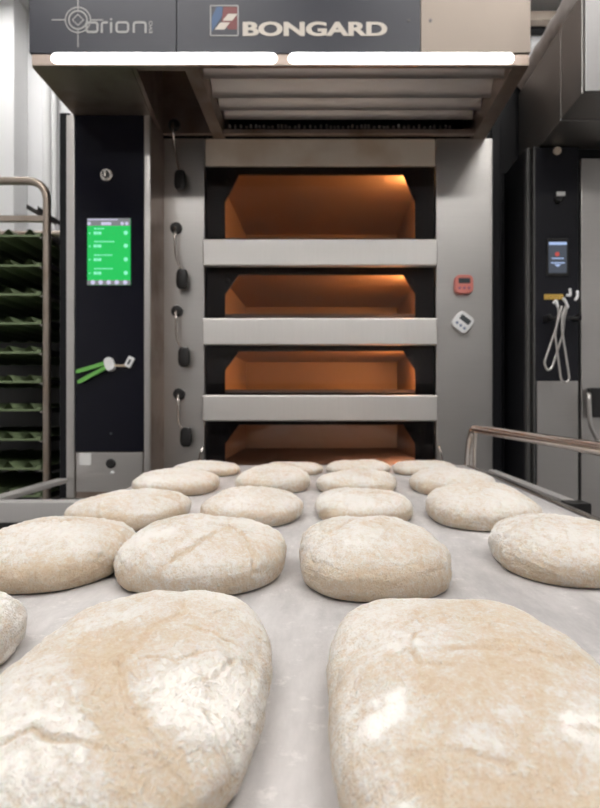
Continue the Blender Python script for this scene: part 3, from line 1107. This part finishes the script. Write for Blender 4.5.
P13 = [(top(500, 700), .020, -1.0), (top(450, 712), .014, -.7), (top(440, 760), .010, -.8), (top(480, 775), .022, -.8), (top(540, 660), .02, -.3),
       (top(395, 705), .012, .9), (top(480, 735), .010, .9), (top(355, 700), .010, .9), (top(590, 730), .012, .9), (top(420, 785), .012, .8), (top(415, 655), .02, .4)]
C23 = [([top(x, y, .03) for x, y in ((352, 599), (346, 588), (343, 576))], .002, .003, -.6),
       ([top(x, y, .03) for x, y in ((346, 588), (362, 582), (390, 586))], .0022, .002, -.5),
       ([top(*p) for p in ((330, 540), (360, 530), (400, 534))], .002, .0015, -.4)]
C22 = [([top(*p) for p in ((136, 560), (160, 551), (192, 545), (232, 528))], .0022, .0022, -.5),
       ([top(*p) for p in ((236, 530), (254, 545), (259, 562), (250, 582))], .0022, .0022, -.4),
       ([top(*p) for p in ((185, 532), (215, 526), (245, 534))], .0016, .0014, -.3)]

ROWS = ('nearest row', 'second row', 'third row', 'fourth row', 'farthest row')
COLS = ('leftmost column', 'second column from the left', 'third column from the left', 'rightmost column')
LOAVES = {  # (row, column): left, right, rear top, front base (pixels), length
    (1, 0): (-44, 139, 517, 594, .20), (1, 1): (114, 287, 517, 597, .20), (1, 2): (299, 449, 515, 602, .20), (1, 3): (487, 660, 513, 589, .20),
    (2, 0): (65, 191, 489, 532, .20), (2, 1): (201, 302, 487, 528, .20), (2, 2): (314, 413, 487, 526, .20), (2, 3): (425, 543, 484, 531, .20),
    (3, 0): (132, 219, 468, 497, .20), (3, 1): (236, 310, 466, 494, .19), (3, 2): (317, 397, 469, 495, .19), (3, 3): (410, 496, 468, 497, .20),
    (4, 0): (172, 240, 461, 477, .16), (4, 1): (262, 323, 461, 476, .16), (4, 2): (326, 390, 460, 475, .16), (4, 3): (393, 456, 460, 476, .16)}
LOOK = {(1, 0): 'floured dough loaf with bare tan front', (1, 1): 'broad wrinkled dough loaf with heavy flour coat',
        (1, 2): 'squarish dough loaf with small notch in front', (1, 3): 'floured dough loaf cut off by right picture edge',
        (2, 0): 'pale tan bare-sided dough loaf', (2, 3): 'long floured dough loaf beside the steel rail'}
def fit(l, r, yr, yf, L, ne):
    """place and size of a loaf whose outline spans l..r, rear top yr and front base yf"""
    zc = .17 * F / (yf - CY) + L * .47
    cx_, W, h = px((l + r) / 2, zc), (r - l) / F * zc, .042
    m = 2 / 2.35
    for _ in range(40):
        xs_, ylo, yhi = [], -1e9, 1e9
        for q in range(72):
            a = 2 * pi * q / 72
            rr_ = (abs(cos(a) / (W / 2)) ** ne + abs(sin(a) / (L / 2)) ** ne) ** (-1 / ne)
            x, y = rr_ * cos(a), rr_ * sin(a)
            xs_.append(CX + F * (cx_ + x) / (zc + y))
            ylo = max(ylo, CY + F * .17 / (zc + .9 * y))
            for p in range(1, 10):
                ph = p / 10 * pi / 2
                ro, z = sin(ph) ** m, .34 * h + .66 * h * cos(ph) ** m
                yhi = min(yhi, CY + F * (.17 - z) / (zc + ro * y))
        e0, e1 = min(xs_) - l, max(xs_) - r
        cx_ -= (e0 + e1) / 2 / F * zc * .7
        W -= (e1 - e0) / F * zc * .7
        zc += (ylo - yf) / F * zc * zc / .17 * .6
        h = max(.026, min(.056, h - (yr - yhi) / F * zc * .5))
    return cx_, zc, W, h


seed = 3
for (r_, c_), (l, r, yr, yf, L) in LOAVES.items():
    ne_ = 2.75 if (r_, c_) == (1, 2) else 2.45
    cx_, zc, W, h_ = fit(l, r, yr, yf, L, ne_)
    nu, nv = ((220, 84) if r_ == 1 else (140, 56) if r_ == 2 else (96, 40))
    seed += 1
    lab = LOOK.get((r_, c_), 'floured oval dough loaf') + ', ' + ROWS[r_] + ', ' + COLS[c_]
    fb = {(1, 0): 1.3, (2, 0): 1.4, (1, 2): 1.0, (2, 1): 1.0, (4, 0): 1.1, (2, 2): .8, (3, 0): .8}.get((r_, c_), .45)
    loaf(cx_, zc, W, L, h_, R(random.Random(seed).uniform(-4, 4)), seed, nu, nv, lab,
         {(1, 1): C22, (1, 2): C23}.get((r_, c_), ()), ne_, (), fb)
loaf(-.104, .322, .148, .245, .045, R(2), 41, 480, 180, 'large floured dough loaf with bare crescent crease, nearest row, left', C12, 2.8, P12, 0.2, .6, .50)
loaf(.076, .315, .150, .250, .047, R(-1), 47, 480, 180, 'large smooth tan dough loaf with flour blotches, nearest row, right', C13, 3.2, P13, 0.2, .32, .36)
loaf(-.281, .372, .150, .19, .046, R(-4), 53, 160, 64, 'floured dough loaf of the nearest row, only a sliver at left edge', (), 2.5)

# ------------------------------------------------------------------ tray rack at the left
ZR = 2.0
rk = empty('tray_rack', (-1.2, 2.3, 0))
tag(rk, 'brown steel tube trolley rack full of green baguette trays', 'rack')
xr = px(47, ZR)
xl = xr - .62
zt = pz(181, ZR)
loop = fillet([(xl, ZR, .12), (xl, ZR, zt), (xr, ZR, zt), (xr, ZR, .12)], .07, 8)
MB().tube(loop, .013, 14).build('front_frame', STEEL_RACK, rk)
MB().tube(fillet([(xl, 2.62, .12), (xl, 2.62, zt), (xr, 2.62, zt), (xr, 2.62, .12)], .07, 8), .013, 14).build('rear_frame', STEEL_RACK, rk)
MB().box(xl, xr, ZR - .009, ZR + .009, pz(222, ZR), pz(216, ZR), .002).build('cross_bar', STEEL_RACK, rk)
MB().box(xl, xr, 2.61, 2.63, pz(222, ZR), pz(216, ZR), .002).build('cross_bar', STEEL_RACK, rk)
levels = (233, 263, 292, 321, 350.5, 380, 408.5, 438, 467.5, 495)
for yl in levels:
    z = pz(yl, ZR) - .010
    for xx, s in ((xr, -1), (xl, 1)):
        mb = MB().box(min(xx, xx + s * .03), max(xx, xx + s * .03), ZR + .012, 2.61, z - .004, z, .001)
        mb.box(xx - .0015, xx + .0015, ZR + .012, 2.61, z, z + .014)
        mb.build('runner', CHROME, rk)
for xx in (xl, xr):
    for yy in (ZR, 2.62):
        cst = MB().lathe([(.045, -.014), (.05, -.010), (.05, .010), (.045, .014)], (xx, yy, .05), (1, 0, 0), 24)
        cst.box(xx - .02, xx + .02, yy - .02, yy + .02, .102, .125, .002)
        cst.box(xx - .020, xx - .016, yy - .015, yy + .015, .05, .11)
        cst.box(xx + .016, xx + .020, yy - .015, yy + .015, .05, .11)
        cst.build('caster', BLACK_PLASTIC, rk)
cab = MB().box(-2.1, -.90, 2.70, 3.15, .06, pz(232, 2.7), .006)
cab.box(-2.05, -.95, 2.74, 3.12, 0, .06)
kb = cab.build('low_cabinet', TRIM_DARK)
tag(kb, 'dark low cabinet standing behind the tray rack', 'cabinet')
# green corrugated trays, one per level
TW = .57
tr0 = MB()
x0 = -TW / 2
NW = 8
vs, fs = [], []
NS = 96
for j, yy in enumerate((0, .012, .30, .588, .60)):
    for i in range(NS + 1):
        u = i / NS
        amp = .012
        zz = amp * (.5 - .5 * cos(2 * pi * NW * u)) ** 2.0 * 1.9
        vs.append((x0 + TW * u, yy, .004 + zz))
for j in range(4):
    for i in range(NS):
        a = j * (NS + 1) + i
        fs.append([a, a + 1, a + NS + 2, a + NS + 1])
o = len(vs)
vs += [(x, y_, z - .0025) for x, y_, z in vs]
fs += [[q + o for q in reversed(f)] for f in fs]
tr0.add(vs, fs)
tray_sheet = tr0
ORD = ('topmost', 'second from top', 'third from top', 'fourth from top', 'fifth from top', 'sixth from top', 'seventh from top', 'third from bottom', 'second from bottom', 'lowest in view')
proto = None
for k, yl in enumerate(levels):
    loc = Vector(((xl + xr) / 2 - .004, ZR + .014, pz(yl, ZR) - .0095))
    if proto is None:
        proto = empty('baguette_tray', (0, 0, 0))
        tray_sheet.build('sheet', GREEN_TRAY, proto, smooth=50)
        rim = MB()
        rim.box(-TW / 2, TW / 2, -.002, .002, 0, .007, .001)
        rim.box(-TW / 2, TW / 2, .598, .602, 0, .007, .001)
        rim.box(-TW / 2 - .002, -TW / 2 + .012, 0, .60, 0, .014, .001)
        rim.box(TW / 2 - .012, TW / 2 + .002, 0, .60, 0, .014, .001)
        rim.build('rim', GREEN_TRAY, proto)
        t = proto
    else:
        t = proto.copy()
        COL.objects.link(t)
        for ch in list(proto.children):
            cpy = ch.copy()
            COL.objects.link(cpy)
            cpy.parent = t
    t.location = loc
    tag(t, 'green corrugated baguette tray, %s in the steel rack' % ORD[k], 'tray', 'baguette trays in the rack')
# dark angle bars lying across the rack above the top tray
for dx, dy, lab in ((0, 0, 'dark angled metal bar resting in the rack top, leftmost tip'), (.028, .02, 'dark angled metal bar resting in the rack top, right one')):
    a, b_ = at(27 + dx * 300, 205.5, 2.04), at(56 + dx * 120, 222, 2.16)
    a.y += dy; b_.y += dy
    dd = (b_ - a).normalized()
    up = Vector((0, 0, 1)).cross(dd).cross(dd).normalized()
    rg = []
    for p in (a, b_):
        rg.append([p + up * .012 + Vector((0, .004, 0)), p - up * .004 + Vector((0, .004, 0)), p - up * .004 - Vector((0, .004, 0)), p + up * .012 - Vector((0, .004, 0))])
    mb = MB().loft(rg)
    cc = mb.centre()
    e = mb.build('angle_bar', STEEL_DARK)
    tag(e, lab, 'metal bar', 'dark bars in the rack')

# ------------------------------------------------------------------ second oven at the right
Z2 = 1.95
ov2 = empty('rack_oven', (1.2, 2.5, 0))
tag(ov2, 'second steel oven at right edge with black control strip and hood', 'oven')
x2 = px(537, Z2)
xq = px(580, Z2)
X2R = 1.75
MB().box(x2 - .03, X2R, Z2 + .03, 3.1, .04, HC + .845, .002).build('casing', BLACK, ov2)
MB().box(x2 - .004, xq - .002, Z2 + .004, Z2 + .03, .04, HC + .84, .002).build('control_strip', PANEL2, ov2)
MB().box(x2 - .012, x2 - .005, Z2 - .002, Z2 + .03, .04, HC + .84, .002).build('edge_trim', TRIM_DARK, ov2)
MB().box(x2 - .029, x2 - .018, Z2 + .01, Z2 + .05, .04, HC + .84, .002).build('edge_trim', TRIM_DARK, ov2)
MB().box(x2, xq - .006, Z2 + .0, Z2 + .006, .10, pz(381, Z2), .001).build('lower_panel', STEEL, ov2)
MB().box(xq + .001, X2R, Z2 - .006, Z2 + .03, .10, HC + .80, .004).build('oven_door', STEEL, ov2)
mb = MB()
hz = at(586, 402, Z2 - .006)
mb.box(px(586, Z2), px(586, Z2) + .16, Z2 - .035, Z2 - .006, pz(417, Z2), pz(388, Z2), .004)
hb = mb.build('handle_block', BLACK_PLASTIC, ov2)
MB().tube(fillet([at(589, 394, Z2 - .03) , at(589, 396, Z2 - .06), at(590, 425, Z2 - .06), at(596, 437, Z2 - .05), at(600, 445, Z2 - .02)], .02), .007, 10).build('lever', STEEL, hb)
U2 = Z2 / F
s2 = MB().plate(rrect(px(557.5, Z2), pz(257, Z2), 22 * U2, 38 * U2, 2 * U2), Z2 - .001, .006, .001).build('screen_frame', BLACK_PLASTIC, ov2)
MB().plate(rrect(px(557.5, Z2), pz(257.5, Z2), 18 * U2, 31 * U2, .6 * U2), Z2 - .002, .002).build('screen', SCREEN_BLUE, s2)
mb = MB().box(px(548.7, Z2), px(566.3, Z2), Z2 - .0028, Z2 - .002, pz(245, Z2), pz(242.3, Z2))
mb.box(px(551.5, Z2), px(563.5, Z2), Z2 - .0028, Z2 - .002, pz(259, Z2), pz(258, Z2))
mb.box(px(550.5, Z2), px(564.5, Z2), Z2 - .0028, Z2 - .002, pz(263.5, Z2), pz(262.5, Z2))
mb.plate([(px(554, Z2), pz(264.5, Z2)), (px(557.5, Z2), pz(267, Z2)), (px(561, Z2), pz(264.5, Z2))], Z2 - .0028, .0008)
mb.build('screen_lettering', SCREEN_BAR, s2)
MB().plate(disc(px(557, Z2), pz(254.3, Z2), 2.2 * U2), Z2 - .0028, .0008).build('screen_lettering', SCREEN_RED, s2)
c = at(557.5, 150.5, Z2)
MB().lathe([(.013, 0), (.013, .006), (.010, .009)], (c.x, Z2 + .005, c.z), (0, -1, 0), 20).build('round_plug', STEEL_WARM, ov2)
c = at(558, 199, Z2)
k2 = MB().lathe([(.013, 0), (.013, .018), (.010, .021)], (c.x, Z2 + .005, c.z), (0, -1, 0), 20).build('key_switch', BLACK_PLASTIC, ov2)
MB().box(c.x - .012, c.x + .016, Z2 - .022, Z2 - .015, c.z + .003, c.z + .017, .002).build('key_tag', STICKER, k2)
# amber lettering strip
mb = MB()
rr = random.Random(9)
xx = 544.5
while xx < 563:
    w_ = rr.uniform(1.6, 2.4)
    mb.box(px(xx, Z2), px(xx + w_, Z2), Z2 + .002, Z2 + .004, pz(299.3, Z2), pz(294, Z2))
    xx += w_ + .5
mb.build('label_print', AMBER, ov2)
# little rail the tongs hang on
a, b_ = px(543, Z2), px(576, Z2)
zz = pz(320, Z2)
rl = MB().box(a, b_, Z2 - .045, Z2 - .037, zz - .006, zz + .005, .002)
rl.box(a, a + .012, Z2 - .045, Z2 + .004, zz - .006, zz + .012, .002)
rl.box(b_ - .012, b_, Z2 - .045, Z2 + .004, zz - .006, zz + .012, .002)
rl.build('hanging_rail', BLACK_PLASTIC, ov2)
# hood
xh = .70
hd = MB()
zb2, zt2 = HC + .845, HC + 1.125
hd.box(xh, X2R, ZH + .135, 2.17, zb2, zt2, .003)
hd.box(xh + .10, X2R, 2.17, 2.9, zb2, zt2 - .06, .003)
hd.build('hood', STEEL_DARK, ov2)
MB().box(xh, X2R, ZH - .012, ZH + .134, zb2 + .004, zt2, .004).build('hood_front', STEEL_DARK, ov2)
MB().box(xh + .004, X2R, ZH - .026, ZH - .013, zb2 + .004, zt2, .004).build('hood_fascia', STEEL_FASCIA, ov2)
MB().box(XCR + .046, xh - .046, 2.18, 3.1, .04, HC + .84, .003).build('filler_panel', BLACK, ov2)
MB().box(XCR + .038, xh + .095, 2.185, 2.215, HC + .842, HC + 1.17, .003).build('filler_panel', BLACK, ov2)
MB().box(xh - .035, xh - .012, 2.02, 2.06, .04, HC + .84, .003).build('filler_post', TRIM_DARK, ov2)

# tongs hanging at the control strip
def tongs(path, tips, label, dy):
    d = Z2 - .05 - dy
    P = [at(x, y, d) for x, y in path]
    t = empty('wire_tongs', (P[0].x, d, min(p.z for p in P)))
    tag(t, label, 'tongs', 'tongs hanging on the black strip')
    MB().tube(fillet(P, .012, 5), .0037, 10).build('wire', STEEL, t)
    for tip in tips:
        Q = [at(x, y, d - .003) for x, y in tip]
        MB().tube(fillet(Q, .006, 4), [.0045] * len(fillet(Q, .006, 4)), 10).build('tip', WHITE_PLASTIC, t)


tongs(((557, 305), (559, 312), (556, 328), (544, 363), (547.5, 371), (552, 368), (563, 333), (564, 318), (568, 305)), (((553.5, 303.5), (556, 300), (558, 307)), ((563, 298), (566, 302), (568, 308))),
      'steel wire tongs on black strip, left loop with shorter reach', 0)
tongs(((562, 306), (558, 320), (555, 334), (561, 380), (566, 383.5), (569.5, 379), (562, 330), (562, 316), (566, 306)), (((566.5, 295), (570.5, 296), (570, 288.5)), ((575, 300.5), (577.5, 297), (577.5, 290.5))),
      'steel wire tongs on black strip, lower loop at right', .012)

# creased foil-covered pipe lying along the top of the right hood
vs, rings = [], []
for i in range(60):
    y_ = ZH + .02 + i * .0086
    ring = []
    for k in range(20):
        a = 2 * pi * k / 20
        rad = .044 * (1 + .16 * noise.noise((cos(a) * 1.6, sin(a) * 1.6, y_ * 34)))
        ring.append((xh + .040 + rad * cos(a), y_, zt2 + .050 + rad * sin(a)))
    rings.append(ring)
mb = MB().loft(rings)
o = mb.build('foil_pipe', FOIL)
tag(o, 'creased pale foil wrapped pipe lying along the top of the right hood', 'pipe')

# ------------------------------------------------------------------ camera, world, view
cam = bpy.data.cameras.new('camera')
co = bpy.data.objects.new('camera', cam)
COL.objects.link(co)
co.location = (0, 0, HC)
co.rotation_euler = (pi / 2, 0, 0)
cam.sensor_fit = 'HORIZONTAL'
cam.sensor_width = 36
cam.lens = 36
cam.shift_x = (300 - CX) / 600
cam.shift_y = (CY - 404) / 600
cam.clip_start = .02
cam.dof.use_dof = True
cam.dof.focus_distance = .46
cam.dof.aperture_fstop = 17
SC.camera = co
w = bpy.data.worlds.new('world')
SC.world = w
w.use_nodes = True
w.node_tree.nodes['Background'].inputs['Color'].default_value = (.8, .85, .9, 1)
w.node_tree.nodes['Background'].inputs['Strength'].default_value = .2
SC.view_settings.view_transform = 'Standard'
SC.view_settings.look = 'None'
SC.view_settings.exposure = 0.16
SC.view_settings.gamma = 1
SC.view_settings.use_curve_mapping = False
